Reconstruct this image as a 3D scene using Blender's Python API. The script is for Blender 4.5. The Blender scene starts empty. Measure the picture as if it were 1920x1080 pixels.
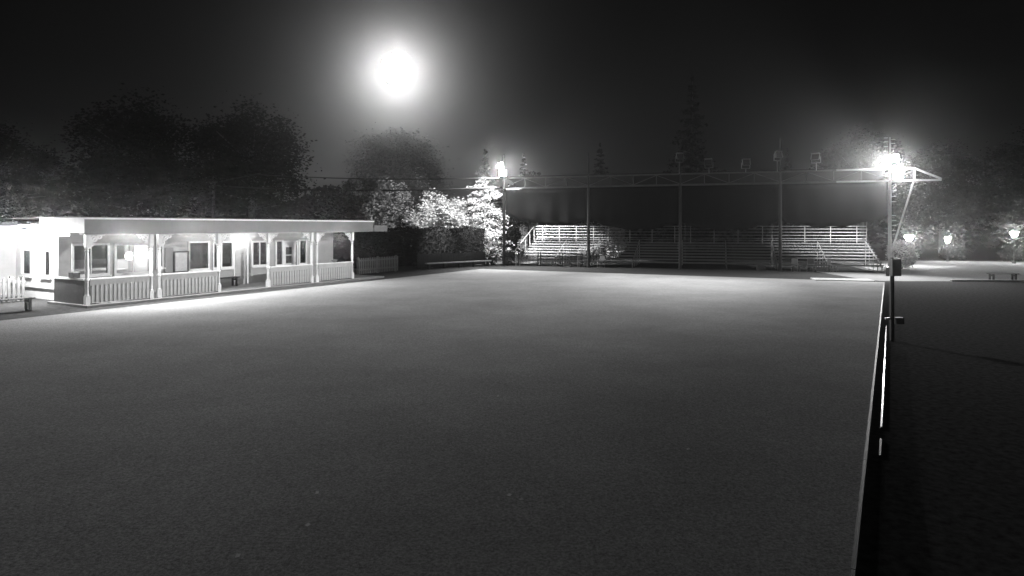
import bpy, math, random
from mathutils import Vector, Matrix

random.seed(7)
scene = bpy.context.scene
COL = scene.collection
PI = math.pi

# ------------------------------------------------------------------ camera
cam_d = bpy.data.cameras.new('camera')
cam = bpy.data.objects.new('camera', cam_d)
COL.objects.link(cam)
cam.location = (0, 0, 3.0)
cam.rotation_euler = (PI / 2, 0, 0)
cam_d.sensor_width = 36
cam_d.lens = 22.5
cam_d.shift_y = -0.0599
cam_d.clip_end = 6000
scene.camera = cam

# ------------------------------------------------------------------ world: a dark night sky, seen in grey
world = bpy.data.worlds.new('World')
scene.world = world
world.use_nodes = True
wn = world.node_tree
bgn = wn.nodes['Background']
wco = wn.nodes.new('ShaderNodeTexCoord')
wno = wn.nodes.new('ShaderNodeTexNoise')
wno.inputs['Scale'].default_value = 2.6
wno.inputs['Detail'].default_value = 6
wra = wn.nodes.new('ShaderNodeValToRGB')
wra.color_ramp.elements[0].position = 0.35
wra.color_ramp.elements[0].color = (0.0020, 0.0020, 0.0020, 1)
wra.color_ramp.elements[1].position = 0.75
wra.color_ramp.elements[1].color = (0.0040, 0.0040, 0.0040, 1)
wn.links.new(wco.outputs['Generated'], wno.inputs['Vector'])
wn.links.new(wno.outputs['Fac'], wra.inputs['Fac'])
wn.links.new(wra.outputs['Color'], bgn.inputs['Color'])
bgn.inputs['Strength'].default_value = 1.0

# ------------------------------------------------------------------ light levels
MOON_L = 208.0          # radiance of the moon's blown-out disc
HAZE = 0.0009
P_MAST_R = 17000.0
P_MAST_L = 12000.0
P_EAVE = 300.0  # for the assumed strip lamps under the eave
P_WING = 800.0
P_PORCH = 26.0
P_DOOR = 32.0
P_ROOM = 50.0
P_PATH = 480.0

# ------------------------------------------------------------------ exposure
scene.view_settings.view_transform = 'Standard'
scene.view_settings.look = 'None'
scene.view_settings.exposure = 0
scene.view_settings.gamma = 1
scene.view_settings.use_curve_mapping = False
cy = scene.cycles
cy.max_bounces = 6
cy.diffuse_bounces = 3
cy.glossy_bounces = 3
cy.transparent_max_bounces = 12
cy.volume_bounces = 0
cy.sample_clamp_indirect = 3
cy.use_denoising = True

# ================================================================== helpers
def mat(name, v, rough=0.8, metal=0.0, var=0.0, scale=4.0, bump=0.0, bscale=60.0, spec=0.3, coords='Object', detail=6, wave=None):
    m = bpy.data.materials.new(name)
    m.use_nodes = True
    nt = m.node_tree
    b = nt.nodes['Principled BSDF']
    b.inputs['Base Color'].default_value = (v, v, v, 1)
    b.inputs['Roughness'].default_value = rough
    b.inputs['Metallic'].default_value = metal
    b.inputs['Specular IOR Level'].default_value = spec
    tc = nt.nodes.new('ShaderNodeTexCoord')
    if var > 0:
        n = nt.nodes.new('ShaderNodeTexNoise')
        n.inputs['Scale'].default_value = scale
        n.inputs['Detail'].default_value = detail
        n.inputs['Roughness'].default_value = 0.65
        r = nt.nodes.new('ShaderNodeValToRGB')
        lo, hi = v * (1 - var), v * (1 + var)
        r.color_ramp.elements[0].position = 0.3
        r.color_ramp.elements[0].color = (lo, lo, lo, 1)
        r.color_ramp.elements[1].position = 0.7
        r.color_ramp.elements[1].color = (hi, hi, hi, 1)
        nt.links.new(tc.outputs[coords], n.inputs['Vector'])
        nt.links.new(n.outputs['Fac'], r.inputs['Fac'])
        nt.links.new(r.outputs['Color'], b.inputs['Base Color'])
    if bump > 0:
        n2 = nt.nodes.new('ShaderNodeTexNoise')
        n2.inputs['Scale'].default_value = bscale
        n2.inputs['Detail'].default_value = 4
        bp = nt.nodes.new('ShaderNodeBump')
        bp.inputs['Strength'].default_value = bump
        bp.inputs['Distance'].default_value = 0.02
        nt.links.new(tc.outputs[coords], n2.inputs['Vector'])
        nt.links.new(n2.outputs['Fac'], bp.inputs['Height'])
        nt.links.new(bp.outputs['Normal'], b.inputs['Normal'])
    if wave:
        w = nt.nodes.new('ShaderNodeTexWave')
        w.wave_type = 'BANDS'
        w.bands_direction = 'Z'
        w.wave_profile = 'SAW'
        w.inputs['Scale'].default_value = wave
        bp = nt.nodes.new('ShaderNodeBump')
        bp.inputs['Strength'].default_value = 0.6
        bp.inputs['Distance'].default_value = 0.02
        nt.links.new(tc.outputs['Object'], w.inputs['Vector'])
        nt.links.new(w.outputs['Fac'], bp.inputs['Height'])
        nt.links.new(bp.outputs['Normal'], b.inputs['Normal'])
    return m

def emit(name, strength):
    m = bpy.data.materials.new(name)
    m.use_nodes = True
    nt = m.node_tree
    nt.nodes.remove(nt.nodes['Principled BSDF'])
    e = nt.nodes.new('ShaderNodeEmission')
    e.inputs['Strength'].default_value = strength
    nt.links.new(e.outputs[0], nt.nodes['Material Output'].inputs['Surface'])
    return m

def glass(name, tint=0.8):
    m = bpy.data.materials.new(name)
    m.use_nodes = True
    nt = m.node_tree
    nt.nodes.remove(nt.nodes['Principled BSDF'])
    t = nt.nodes.new('ShaderNodeBsdfTransparent')
    t.inputs['Color'].default_value = (tint, tint, tint, 1)
    g = nt.nodes.new('ShaderNodeBsdfGlossy')
    g.inputs['Roughness'].default_value = 0.03
    g.inputs['Color'].default_value = (0.9, 0.9, 0.9, 1)
    fr = nt.nodes.new('ShaderNodeFresnel')
    fr.inputs['IOR'].default_value = 1.5
    mx = nt.nodes.new('ShaderNodeMixShader')
    nt.links.new(fr.outputs[0], mx.inputs[0])
    nt.links.new(t.outputs[0], mx.inputs[1])
    nt.links.new(g.outputs[0], mx.inputs[2])
    nt.links.new(mx.outputs[0], nt.nodes['Material Output'].inputs['Surface'])
    return m

def leafmat(name, v, trans=0.3):
    m = bpy.data.materials.new(name)
    m.use_nodes = True
    nt = m.node_tree
    nt.nodes.remove(nt.nodes['Principled BSDF'])
    oi = nt.nodes.new('ShaderNodeTexCoord')
    n = nt.nodes.new('ShaderNodeTexNoise')
    n.inputs['Scale'].default_value = 1.7
    n.inputs['Detail'].default_value = 5
    r = nt.nodes.new('ShaderNodeValToRGB')
    r.color_ramp.elements[0].position = 0.3
    r.color_ramp.elements[0].color = (v * .6, v * .6, v * .6, 1)
    r.color_ramp.elements[1].position = 0.7
    r.color_ramp.elements[1].color = (v * 1.4, v * 1.4, v * 1.4, 1)
    d = nt.nodes.new('ShaderNodeBsdfDiffuse')
    t = nt.nodes.new('ShaderNodeBsdfTranslucent')
    mx = nt.nodes.new('ShaderNodeMixShader')
    mx.inputs[0].default_value = trans
    nt.links.new(oi.outputs['Object'], n.inputs['Vector'])
    nt.links.new(n.outputs['Fac'], r.inputs['Fac'])
    nt.links.new(r.outputs['Color'], d.inputs['Color'])
    nt.links.new(r.outputs['Color'], t.inputs['Color'])
    nt.links.new(d.outputs[0], mx.inputs[1])
    nt.links.new(t.outputs[0], mx.inputs[2])
    nt.links.new(mx.outputs[0], nt.nodes['Material Output'].inputs['Surface'])
    return m

class MB:
    def __init__(self, ox=0.0, oy=0.0, oz=0.0):
        self.v = []; self.f = []; self.o = (ox, oy, oz)
    def add(self, vs, fs):
        n = len(self.v)
        ox, oy, oz = self.o
        self.v += [(a - ox, b - oy, c - oz) for a, b, c in vs]
        self.f += [tuple(i + n for i in f) for f in fs]
        return self
    def box(self, x0, x1, y0, y1, z0, z1):
        return self.add([(x0, y0, z0), (x1, y0, z0), (x1, y1, z0), (x0, y1, z0), (x0, y0, z1), (x1, y0, z1), (x1, y1, z1), (x0, y1, z1)],
                        [(0, 3, 2, 1), (4, 5, 6, 7), (0, 1, 5, 4), (1, 2, 6, 5), (2, 3, 7, 6), (3, 0, 4, 7)])
    def beam(self, p, q, w, h, up=(0, 0, 1)):
        p = Vector(p); q = Vector(q); a = (q - p).normalized(); u = Vector(up)
        if abs(a.dot(u)) > 0.98: u = Vector((1, 0, 0))
        s = a.cross(u).normalized() * (w / 2); t = s.cross(a).normalized() * (h / 2)
        vs = [tuple(b + i * s + j * t) for b in (p, q) for i, j in ((-1, -1), (1, -1), (1, 1), (-1, 1))]
        return self.add(vs, [(0, 3, 2, 1), (4, 5, 6, 7), (0, 1, 5, 4), (1, 2, 6, 5), (2, 3, 7, 6), (3, 0, 4, 7)])
    def cyl(self, p, q, r0, r1=None, n=10, caps=True):
        r1 = r0 if r1 is None else r1
        p = Vector(p); q = Vector(q); a = (q - p).normalized()
        u = Vector((0, 0, 1)) if abs(a.z) < 0.9 else Vector((1, 0, 0))
        s = a.cross(u).normalized(); t = a.cross(s)
        vs = []
        for c, r in ((p, r0), (q, r1)):
            for k in range(n):
                an = 2 * PI * k / n
                vs.append(tuple(c + (s * math.cos(an) + t * math.sin(an)) * r))
        fs = [(k, (k + 1) % n, n + (k + 1) % n, n + k) for k in range(n)]
        if caps: fs += [tuple(range(n - 1, -1, -1)), tuple(range(n, 2 * n))]
        return self.add(vs, fs)
    def tube(self, pts, r, n=6):
        for a, b in zip(pts[:-1], pts[1:]): self.cyl(a, b, r, r, n)
        return self
    def lathe(self, cx, cy_, prof, n=12):
        vs = []; fs = []
        for r, z in prof:
            for k in range(n):
                an = 2 * PI * k / n
                vs.append((cx + r * math.cos(an), cy_ + r * math.sin(an), z))
        m = len(prof)
        for i in range(m - 1):
            for k in range(n):
                fs.append((i * n + k, i * n + (k + 1) % n, (i + 1) * n + (k + 1) % n, (i + 1) * n + k))
        fs.append(tuple(range(n - 1, -1, -1)))
        fs.append(tuple(range((m - 1) * n, m * n)))
        return self.add(vs, fs)
    def ball(self, c, r, n=14, sz=1.0):
        prof = []
        m = n // 2
        for i in range(m + 1):
            a = -PI / 2 + PI * i / m
            prof.append((max(0.002, r * math.cos(a)), c[2] + r * sz * math.sin(a)))
        return self.lathe(c[0], c[1], prof, n)
    def mesh(self, name, m, smooth=False):
        me = bpy.data.meshes.new(name)
        me.from_pydata(self.v, [], self.f)
        me.materials.append(m)
        if smooth:
            for p in me.polygons: p.use_smooth = True
        me.update()
        return me
    def build(self, name, m, parent=None, smooth=False, loc=None):
        o = bpy.data.objects.new(name, self.mesh(name, m, smooth))
        COL.objects.link(o)
        if parent: o.parent = parent
        if loc: o.location = loc
        return o

def link_mesh(name, me, parent=None, loc=(0, 0, 0), rz=0.0):
    o = bpy.data.objects.new(name, me)
    COL.objects.link(o)
    if parent: o.parent = parent
    o.location = loc
    o.rotation_euler = (0, 0, rz)
    return o

def tag(o, label, cat, group=None):
    o['label'] = label; o['category'] = cat
    if group: o['group'] = group
    return o
def struct(o):
    o['kind'] = 'structure'
    return o
def thing(name, label, cat, loc=(0, 0, 0), rz=0.0, group=None):
    o = bpy.data.objects.new(name, None)
    COL.objects.link(o)
    o.empty_display_size = 0.3
    o.location = loc; o.rotation_euler = (0, 0, rz)
    return tag(o, label, cat, group)
def lamp(name, kind, power, loc, parent=None, radius=0.08, aim=None, size=None, blend=0.4):
    d = bpy.data.lights.new(name, kind)
    d.energy = power
    d.color = (1, 1, 1)
    d.shadow_soft_size = radius
    if kind == 'SPOT':
        d.spot_size = math.radians(size); d.spot_blend = blend
    o = bpy.data.objects.new(name, d)
    COL.objects.link(o)
    o.location = loc
    if aim is not None:
        o.rotation_euler = Vector(aim).to_track_quat('-Z', 'Y').to_euler()
    if parent: o.parent = parent
    return o

# rink frame: s runs along the lawn away from the camera, w to its left side
DX, DY = 0.493, 0.870
ANG = math.atan2(DY, DX)
def P(s, w, z=0.0): return (s * DX - w * DY, s * DY + w * DX, z)

# ------------------------------------------------------------------ materials
M = {}
M['white'] = mat('white_paint', 0.72, 0.55, var=0.08, scale=3)
M['siding'] = mat('painted_siding', 0.42, 0.6, var=0.07, scale=2, wave=1.9)
M['trim'] = mat('trim_paint', 0.78, 0.5, var=0.06, scale=5)
M['greyboard'] = mat('grey_board_paint', 0.45, 0.7, var=0.12, scale=4)
M['fascia'] = mat('fascia_paint', 0.17, 0.7, var=0.12, scale=1.3, bump=0.15, bscale=20)
M['dark'] = mat('dark_paint', 0.06, 0.6, var=0.25, scale=6)
M['shingle'] = mat('roof_shingle', 0.07, 0.9, var=0.3, scale=12, bump=0.5, bscale=30)
M['concrete'] = mat('concrete', 0.20, 0.9, var=0.18, scale=2.5, bump=0.3, bscale=40)
M['pale_concrete'] = mat('pale_concrete', 0.42, 0.85, var=0.2, scale=1.5, bump=0.3, bscale=40)
M['asphalt'] = mat('dark_soil', 0.06, 1.0, var=0.5, scale=9, bump=0.3, bscale=70, spec=0.0)
M['strip'] = mat('planting_soil', 0.07, 1.0, var=0.4, scale=5, bump=0.8, bscale=18, spec=0.0)
M['steel'] = mat('galvanised_steel', 0.55, 0.35, metal=0.8, var=0.15, scale=8)
M['truss'] = mat('truss_paint', 0.13, 0.5, var=0.2, scale=5)  # darkened where the truss gets no lamp light
M['galv'] = mat('galvanised_frame', 0.62, 0.5, metal=0.1, var=0.15, scale=8)  # same steel, lamp brightness near the right mast put into its colour
M['alu'] = mat('aluminium_plank', 0.3, 0.42, metal=0.35, var=0.08, scale=4)
M['iron'] = mat('black_iron', 0.03, 0.5, var=0.3, scale=10)
M['fabric'] = mat('dark_shade_cloth', 0.004, 0.95, var=0.25, scale=2)
M['wood'] = mat('weathered_wood', 0.22, 0.85, var=0.3, scale=6)
M['darkwood'] = mat('dark_wood', 0.09, 0.85, var=0.3, scale=6)
M['bark'] = mat('bark', 0.10, 0.95, var=0.35, scale=9, bump=0.8, bscale=14)
M['chrome'] = mat('polished_steel', 0.02, 0.12, metal=1.0, var=0.25, scale=3, bump=0.03, bscale=9)
M['kerbpaint'] = mat('pale_kerb', 0.06, 0.5, var=0.5, scale=2, spec=0.1)
M['postpaint'] = mat('dark_post_paint', 0.05, 0.6, var=0.2, scale=6)  # lack of light on posts and middle masts, put into the colour
M['glass'] = glass('window_glass', 0.75)
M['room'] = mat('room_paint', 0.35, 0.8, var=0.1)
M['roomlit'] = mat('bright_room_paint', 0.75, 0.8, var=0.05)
M['net'] = mat('net_curtain', 0.16, 0.95, var=0.35, scale=7)  # grey tone standing in for haze and reflection in the window panes
M['paper'] = mat('pale_paper', 0.55, 0.8, var=0.15, scale=14)
M['plastic'] = mat('pale_plastic', 0.22, 0.45, var=0.08)
M['leaf_lit'] = leafmat('pale_foliage', 0.5)  # foliage tones follow how strongly each plant is lit
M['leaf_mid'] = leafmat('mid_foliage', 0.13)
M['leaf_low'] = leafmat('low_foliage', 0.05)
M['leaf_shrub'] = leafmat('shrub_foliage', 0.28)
M['leaf_dark'] = leafmat('dark_foliage', 0.012, 0.2)  # night shade put into the leaf colour, so stray beams don't show
M['needle'] = leafmat('needle_foliage', 0.5, 0.15)  # bright tone for the lamp-lit conifer
M['needle_dark'] = leafmat('dark_needle_foliage', 0.02, 0.1)  # darkened copy for conifers out of the light
E_FLOOD = emit('flood_lens_glow', 290)
E_SMALL = emit('lamp_glow', 25)
E_ROOM = emit('room_lamp_glow', 30)
E_PATH = emit('lantern_glow', 330)
E_WING = emit('end_lamp_glow', 850)

# ================================================================== the setting
def sheet(name, pts, z, m):
    return struct(MB().add([(x, y, z) for x, y in pts], [tuple(range(len(pts)))]).build(name, m))
sheet('ground', [(-290, -120), (290, -120), (290, 290), (-290, 290)], 0.0, M['asphalt'])

# the lawn: trodden, close-cut turf
lm = mat('cut_turf', 0.30, 1.0, var=0.14, scale=0.35, spec=0.0)
nt = lm.node_tree
b = nt.nodes['Principled BSDF']
tc = nt.nodes['Texture Coordinate']
ramp = [n for n in nt.nodes if n.type == 'VALTORGB'][0]
fine = nt.nodes.new('ShaderNodeTexNoise'); fine.inputs['Scale'].default_value = 34; fine.inputs['Detail'].default_value = 8; fine.inputs['Roughness'].default_value = 0.8
fr = nt.nodes.new('ShaderNodeValToRGB')
fr.color_ramp.elements[0].position = 0.3; fr.color_ramp.elements[0].color = (.25, .25, .25, 1)
fr.color_ramp.elements[1].position = 0.7; fr.color_ramp.elements[1].color = (1.75, 1.75, 1.75, 1)
mul = nt.nodes.new('ShaderNodeMix'); mul.data_type = 'RGBA'; mul.blend_type = 'MULTIPLY'; mul.inputs[0].default_value = 1
nt.links.new(tc.outputs['Object'], fine.inputs['Vector'])
nt.links.new(fine.outputs['Fac'], fr.inputs['Fac'])
nt.links.new(ramp.outputs['Color'], mul.inputs[6])
nt.links.new(fr.outputs['Color'], mul.inputs[7])
nt.links.new(mul.outputs[2], b.inputs['Base Color'])
bp = nt.nodes.new('ShaderNodeBump'); bp.inputs['Strength'].default_value = 0.5; bp.inputs['Distance'].default_value = 0.015
nt.links.new(fine.outputs['Fac'], bp.inputs['Height']); nt.links.new(bp.outputs['Normal'], b.inputs['Normal'])
pl = [P(-9, 24.2), P(-9, 0.44), P(40.0, -0.46), P(38.2, 24.2)]
sheet('lawn', [(p[0], p[1]) for p in pl], 0.012, lm)
# strip of soil between lawn and porch
pl = [P(-9, 26.9), P(-9, 24.2), P(38.2, 24.2), P(42, 26.9)]
sheet('planting_bed', [(p[0], p[1]) for p in pl], 0.006, M['strip'])
# paved court at the right, beyond the lawn
sheet('pavement', [(22.2, 35.2), (75, 32.6), (80, 56), (27.5, 56)], 0.008, M['concrete'])
sheet('path', [(20.0, 37.0), (20.3, 35.35), (22.2, 35.2), (24.4, 41.8), (20.2, 42.2)], 0.004, M['concrete'])
k = MB()
k.beam((24.0, 35.0, 0.05), (75, 32.5, 0.05), 0.18, 0.1)
struct(k.build('pavement_kerb', M['pale_concrete']))
pad = MB().box(-1.5, 1.5, -0.75, 0.75, 0, 0.05).build('concrete_pad', M['pale_concrete'], loc=(18.5, 35.9, 0.004))
pad.rotation_euler[2] = -0.25
struct(pad)
# kerb along the lawn's right side: pale board sections, then a polished channel beside it
root = struct(thing('lawn_kerb', 'x', 'x', P(6.23, 0.16), ANG - 0.0183)); del root['label']; del root['category']
L = 3.0
kme = MB().box(0, L - 0.012, -0.018, 0.018, 0, 0.06).mesh('kerb_board', M['kerbpaint'])
s0 = -12.0
while s0 < 33:
    link_mesh('kerb_board', kme, root, (s0, 0.0, 0)); s0 += L
ch = thing('drain_channel', 'polished metal channel running along the lawn kerb, catching a lamp glint', 'drain', P(9.6, -0.06), ANG - 0.0190)
for a0, a1 in ((0.0, 0.75), (1.35, 2.9), (2.93, 6.6), (6.63, 12.6)):
    m_ = MB().box(a0, a1, -0.007, 0.007, 0, 0.03).box(a0, a1, -0.012, -0.007, 0, 0.026).box(a0, a1, 0.007, 0.012, 0, 0.026)
    m_.build('channel_section', M['chrome'], ch)

# the moon
MD = 2500.0
mdir = Vector((-0.173, 0.956, 0.2366)).normalized()      # about 13.7 degrees above the horizon
moon = MB().ball((0, 0, 0), MD * 0.0220, 32).build('moon', emit('moonlight', MOON_L), smooth=True, loc=tuple(mdir * MD))
tag(moon, 'blown-out full moon glowing high above the dark trees', 'moon')

# ================================================================== pavilion
S0, W0 = 12.6, 25.0
pav = thing('pavilion', 'long pale pavilion with railed porch, turned posts and scroll brackets', 'pavilion', P(S0, W0), ANG)
def mb(): return MB(S0, W0, 0)
WF, WW, WB = 25.4, 27.9, 33.0           # post line, wall line, back wall
mb().box(12.7, 29.0, 25.05, 27.9, 0, 0.10).build('porch_floor', M['concrete'], pav)
# windows on the porch wall: s0, s1, z0, z1, muntins
wins = [(13.62, 14.95, 1.05, 2.25, 1), (15.27, 16.72, 1.0, 2.22, 1), (17.05, 17.3, 1.2, 2.15, 0), (18.6, 19.58, 1.0, 2.25, 0),
        (19.86, 20.06, 1.0, 2.2, 0), (20.3, 20.9, 1.0, 2.22, 0), (22.1, 23.0, 1.0, 2.2, 1), (23.6, 24.0, 0.95, 2.22, 0), (25.2, 25.65, 0.95, 2.22, 0)]
doors = [(21.05, 21.75, 0.1, 2.12), (24.15, 25.0, 0.1, 2.15)]
ops = sorted([(a, b_) for a, b_, *_ in wins] + [(a, b_) for a, b_, *_ in doors])
w_ = mb()
TH = 0.14
def wallstrip(x0, x1, z0, z1): w_.box(x0, x1, WW, WW + TH, z0, z1)
cur = 13.5
for a, b_ in ops:
    wallstrip(cur, a, 0.1, 2.95); cur = b_
wallstrip(cur, 27.75, 0.1, 2.95)
for a, b_, z0, z1, _ in wins:
    wallstrip(a, b_, 0.1, z0); wallstrip(a, b_, z1, 2.95)
for a, b_, z0, z1 in doors: wallstrip(a, b_, z1, 2.95)
w_.build('porch_wall', M['siding'], pav)
# end wall facing the camera side, with two openings
ew = mb()
eo = [(29.4, 29.95, 1.0, 1.98), (31.0, 31.75, 1.0, 1.98)]
cur = WW + TH
for a, b_, z0, z1 in eo:
    ew.box(13.5, 13.64, cur, a, 0, 3.1); ew.box(13.5, 13.64, a, b_, 0, z0); ew.box(13.5, 13.64, a, b_, z1, 3.1); cur = b_
ew.box(13.5, 13.64, cur, 32.3, 0, 3.1)
ew.build('end_wall', M['white'], pav)
for a, b_, z0, z1 in eo:
    f = mb()
    f.box(13.46, 13.52, a - 0.1, a, z0 - 0.1, z1 + 0.1); f.box(13.46, 13.52, b_, b_ + 0.1, z0 - 0.1, z1 + 0.1)
    f.box(13.46, 13.52, a, b_, z0 - 0.1, z0); f.box(13.46, 13.52, a, b_, z1, z1 + 0.1)
    fo = f.build('window', M['trim'], pav)
    mb().box(13.56, 13.565, a, b_, z0, z1).build('pane', M['glass'], fo)
    mb().box(13.40, 13.52, a - 0.14, b_ + 0.14, z0 - 0.15, z0 - 0.1).build('sill', M['trim'], fo)
mb().box(13.42, 13.5, 28.05, 32.25, 0.46, 0.56).build('ledge', M['trim'], pav)
# side wing running off to the left
mb().box(5.0, 13.5, 32.3, 32.45, 0, 3.05).build('wing_wall', M['siding'], pav)
mb().box(4.0, 13.4, 31.9, 37, 3.06, 3.18).build('wing_roof', M['shingle'], pav)
# remaining shell
sh = mb()
sh.box(13.64, 27.75, WB, WB + 0.14, 0, 3.1)
sh.box(27.61, 27.75, WW + TH, WB, 0, 3.1)
sh.build('back_wall', M['siding'], pav)
mb().box(13.64, 27.61, WW + TH, WB, 0.02, 0.10).build('room_floor', M['darkwood'], pav)
mb().box(13.64, 27.61, WW + TH, WB, 2.96, 3.02).build('room_ceiling', M['room'], pav)
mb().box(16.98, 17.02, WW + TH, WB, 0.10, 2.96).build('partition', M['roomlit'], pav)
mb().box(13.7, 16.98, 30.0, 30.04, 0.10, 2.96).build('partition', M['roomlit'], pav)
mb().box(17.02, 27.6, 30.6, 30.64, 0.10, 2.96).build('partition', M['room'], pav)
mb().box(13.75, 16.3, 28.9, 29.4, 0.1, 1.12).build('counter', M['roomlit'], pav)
# roof and fascia
rf = mb()
def slab(x0, x1, y0, z0, y1, z1, th=0.06):
    rf.add([(x0, y0, z0), (x1, y0, z0), (x1, y1, z1), (x0, y1, z1), (x0, y0, z0 + th), (x1, y0, z0 + th), (x1, y1, z1 + th), (x0, y1, z1 + th)],
           [(0, 3, 2, 1), (4, 5, 6, 7), (0, 1, 5, 4), (1, 2, 6, 5), (2, 3, 7, 6), (3, 0, 4, 7)])
slab(12.5, 28.1, 24.95, 3.34, 28.3, 3.35, 0.03)
slab(13.45, 28.1, 28.302, 3.35, 30.6, 3.36, 0.03)
slab(13.45, 28.1, 30.602, 3.36, 34.2, 3.33, 0.03)
rf.build('roof', M['shingle'], pav)
fa = mb().box(12.6, 28.0, 25.0, 25.05, 2.72, 3.335)
fo = fa.build('fascia', M['fascia'], pav)
mb().box(12.55, 28.05, 24.97, 25.0, 3.27, 3.335).build('drip_edge', M['trim'], fo)
mb().box(12.62, 28.0, 24.988, 25.0, 2.72, 2.98).build('lower_board', M['fascia'], fo)
mb().box(12.66, 28.0, 25.30, 25.50, 2.705, 2.90).build('porch_beam', M['greyboard'], pav)
mb().box(12.6, 12.65, 25.05, 28.25, 2.78, 3.335).build('end_fascia', M['trim'], pav)
mb().box(12.7, 28.0, 25.06, 27.9, 2.955, 2.985).build('porch_ceiling', M['white'], pav)
mb().box(28.02, 29.15, 24.95, 26.2, 2.72, 3.08).build('end_eave', M['fascia'], pav)
# porch windows
for a, b_, z0, z1, mun in wins:
    f = mb()
    t = 0.07 if b_ - a > 0.3 else 0.045
    y0, y1 = WW - 0.045, WW + 0.02
    f.box(a - t, a + 0.02, y0, y1, z0 - t, z1 + t); f.box(b_ - 0.02, b_ + t, y0, y1, z0 - t, z1 + t)
    f.box(a + 0.02, b_ - 0.02, y0, y1, z0 - t, z0 + 0.02); f.box(a + 0.02, b_ - 0.02, y0, y1, z1 - 0.02, z1 + t)
    if mun:
        c = (a + b_) / 2
        f.box(c - 0.02, c + 0.02, y0 + 0.02, y1, z0 + 0.02, z1 - 0.02)
    fo = f.build('window', M['trim'], pav)
    mb().box(a + 0.01, b_ - 0.01, WW + 0.05, WW + 0.055, z0, z1).build('pane', M['glass'], fo)
    mb().box(a - 0.1, b_ + 0.1, WW - 0.12, WW - 0.045, z0 - t - 0.05, z0 - t).build('sill', M['trim'], fo)
    if a < 14:
        mb().box(a + 0.02, b_ - 0.02, WW + 0.08, WW + 0.1, 1.66, z1).build('blind', M['greyboard'], fo)
        mb().box(a + 0.02, b_ - 0.02, WW + 0.08, WW + 0.1, 1.3, 1.645).build('half_curtain', M['roomlit'], fo)
    if a > 17:
        mb().box(a + 0.02, b_ - 0.02, WW + 0.09, WW + 0.1, z0 + 0.02, z1).build('net_curtain', M['net'], fo)  # added grey panel behind the glass, painted as pane glare
    if 15 < a < 16:
        mb().box(a + 0.02, a + 0.42, WW + 0.08, WW + 0.1, 1.62, z1).build('blind', M['greyboard'], fo)
# louvred door and dutch door
a, b_, z0, z1 = doors[0]
d = mb().box(a, b_, WW + 0.03, WW + 0.08, z0, z1).build('door', M['greyboard'], pav)
fr_ = mb()
fr_.box(a - 0.09, a, WW - 0.04, WW + 0.03, z0, z1 + 0.09); fr_.box(b_, b_ + 0.09, WW - 0.04, WW + 0.03, z0, z1 + 0.09); fr_.box(a, b_, WW - 0.04, WW + 0.03, z1, z1 + 0.09)
fr_.build('frame', M['trim'], d)
sl = mb().box(a + 0.06, b_ - 0.06, WW + 0.005, WW + 0.028, 0, 0.10).mesh('louvre', M['greyboard'])
for i in range(13): link_mesh('louvre', sl, d, (0, 0, 0.35 + i * 0.13))
mb().ball((a + 0.07, WW + 0.0, 1.05), 0.035, 8).build('knob', M['steel'], d)
a, b_, z0, z1 = doors[1]
d = mb()
d.box(a, b_, WW + 0.03, WW + 0.08, z0, 1.0); d.box(a, a + 0.13, WW + 0.03, WW + 0.08, 1.0, z1); d.box(b_ - 0.3, b_, WW + 0.03, WW + 0.08, 1.0, z1)
d.box(a + 0.13, b_ - 0.3, WW + 0.03, WW + 0.08, 1.88, z1); d.box(a + 0.13, b_ - 0.3, WW + 0.03, WW + 0.08, 1.42, 1.47)
d = d.build('door', M['white'], pav)
fr_ = mb()
fr_.box(a - 0.09, a, WW - 0.04, WW + 0.03, z0, z1 + 0.09); fr_.box(b_, b_ + 0.09, WW - 0.04, WW + 0.03, z0, z1 + 0.09); fr_.box(a, b_, WW - 0.04, WW + 0.03, z1, z1 + 0.09)
fr_.build('frame', M['trim'], d)
for zz in ((1.0, 1.42), (1.47, 1.88)):
    mb().box(a + 0.13, b_ - 0.3, WW + 0.05, WW + 0.055, *zz).build('pane', M['glass'], d)
mb().ball((b_ - 0.08, WW + 0.0, 1.0), 0.035, 8).build('knob', M['steel'], d)
# corner panel and end half wall
mb().box(13.0, 13.46, 27.72, 27.88, 0.1, 2.62).build('corner_panel', M['greyboard'], pav)
mb().box(12.84, 12.92, 25.52, 27.7, 0.1, 1.0).build('end_half_wall', M['dark'], pav)
mb().box(12.80, 12.96, 25.52, 27.7, 1.0, 1.06).build('end_cap', M['white'], pav)
# turned posts
def post(s):
    p = mb()
    p.box(s - 0.08, s + 0.08, WF - 0.08, WF + 0.08, 0.1, 0.42)
    p.lathe(s, WF, [(0.075, 0.42), (0.085, 0.45), (0.06, 0.49), (0.055, 0.95), (0.08, 1.0), (0.08, 1.05), (0.055, 1.1), (0.07, 1.3), (0.062, 1.9), (0.05, 2.05), (0.075, 2.1), (0.05, 2.15), (0.075, 2.2), (0.075, 2.24)], 12)
    p.box(s - 0.075, s + 0.075, WF - 0.075, WF + 0.075, 2.24, 2.7)
    return p.build('post', M['trim'], pav)
posts = [12.87, 15.28, 15.62, 18.34, 21.02, 23.74, 24.1, 26.7]
for s in posts: post(s)
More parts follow.
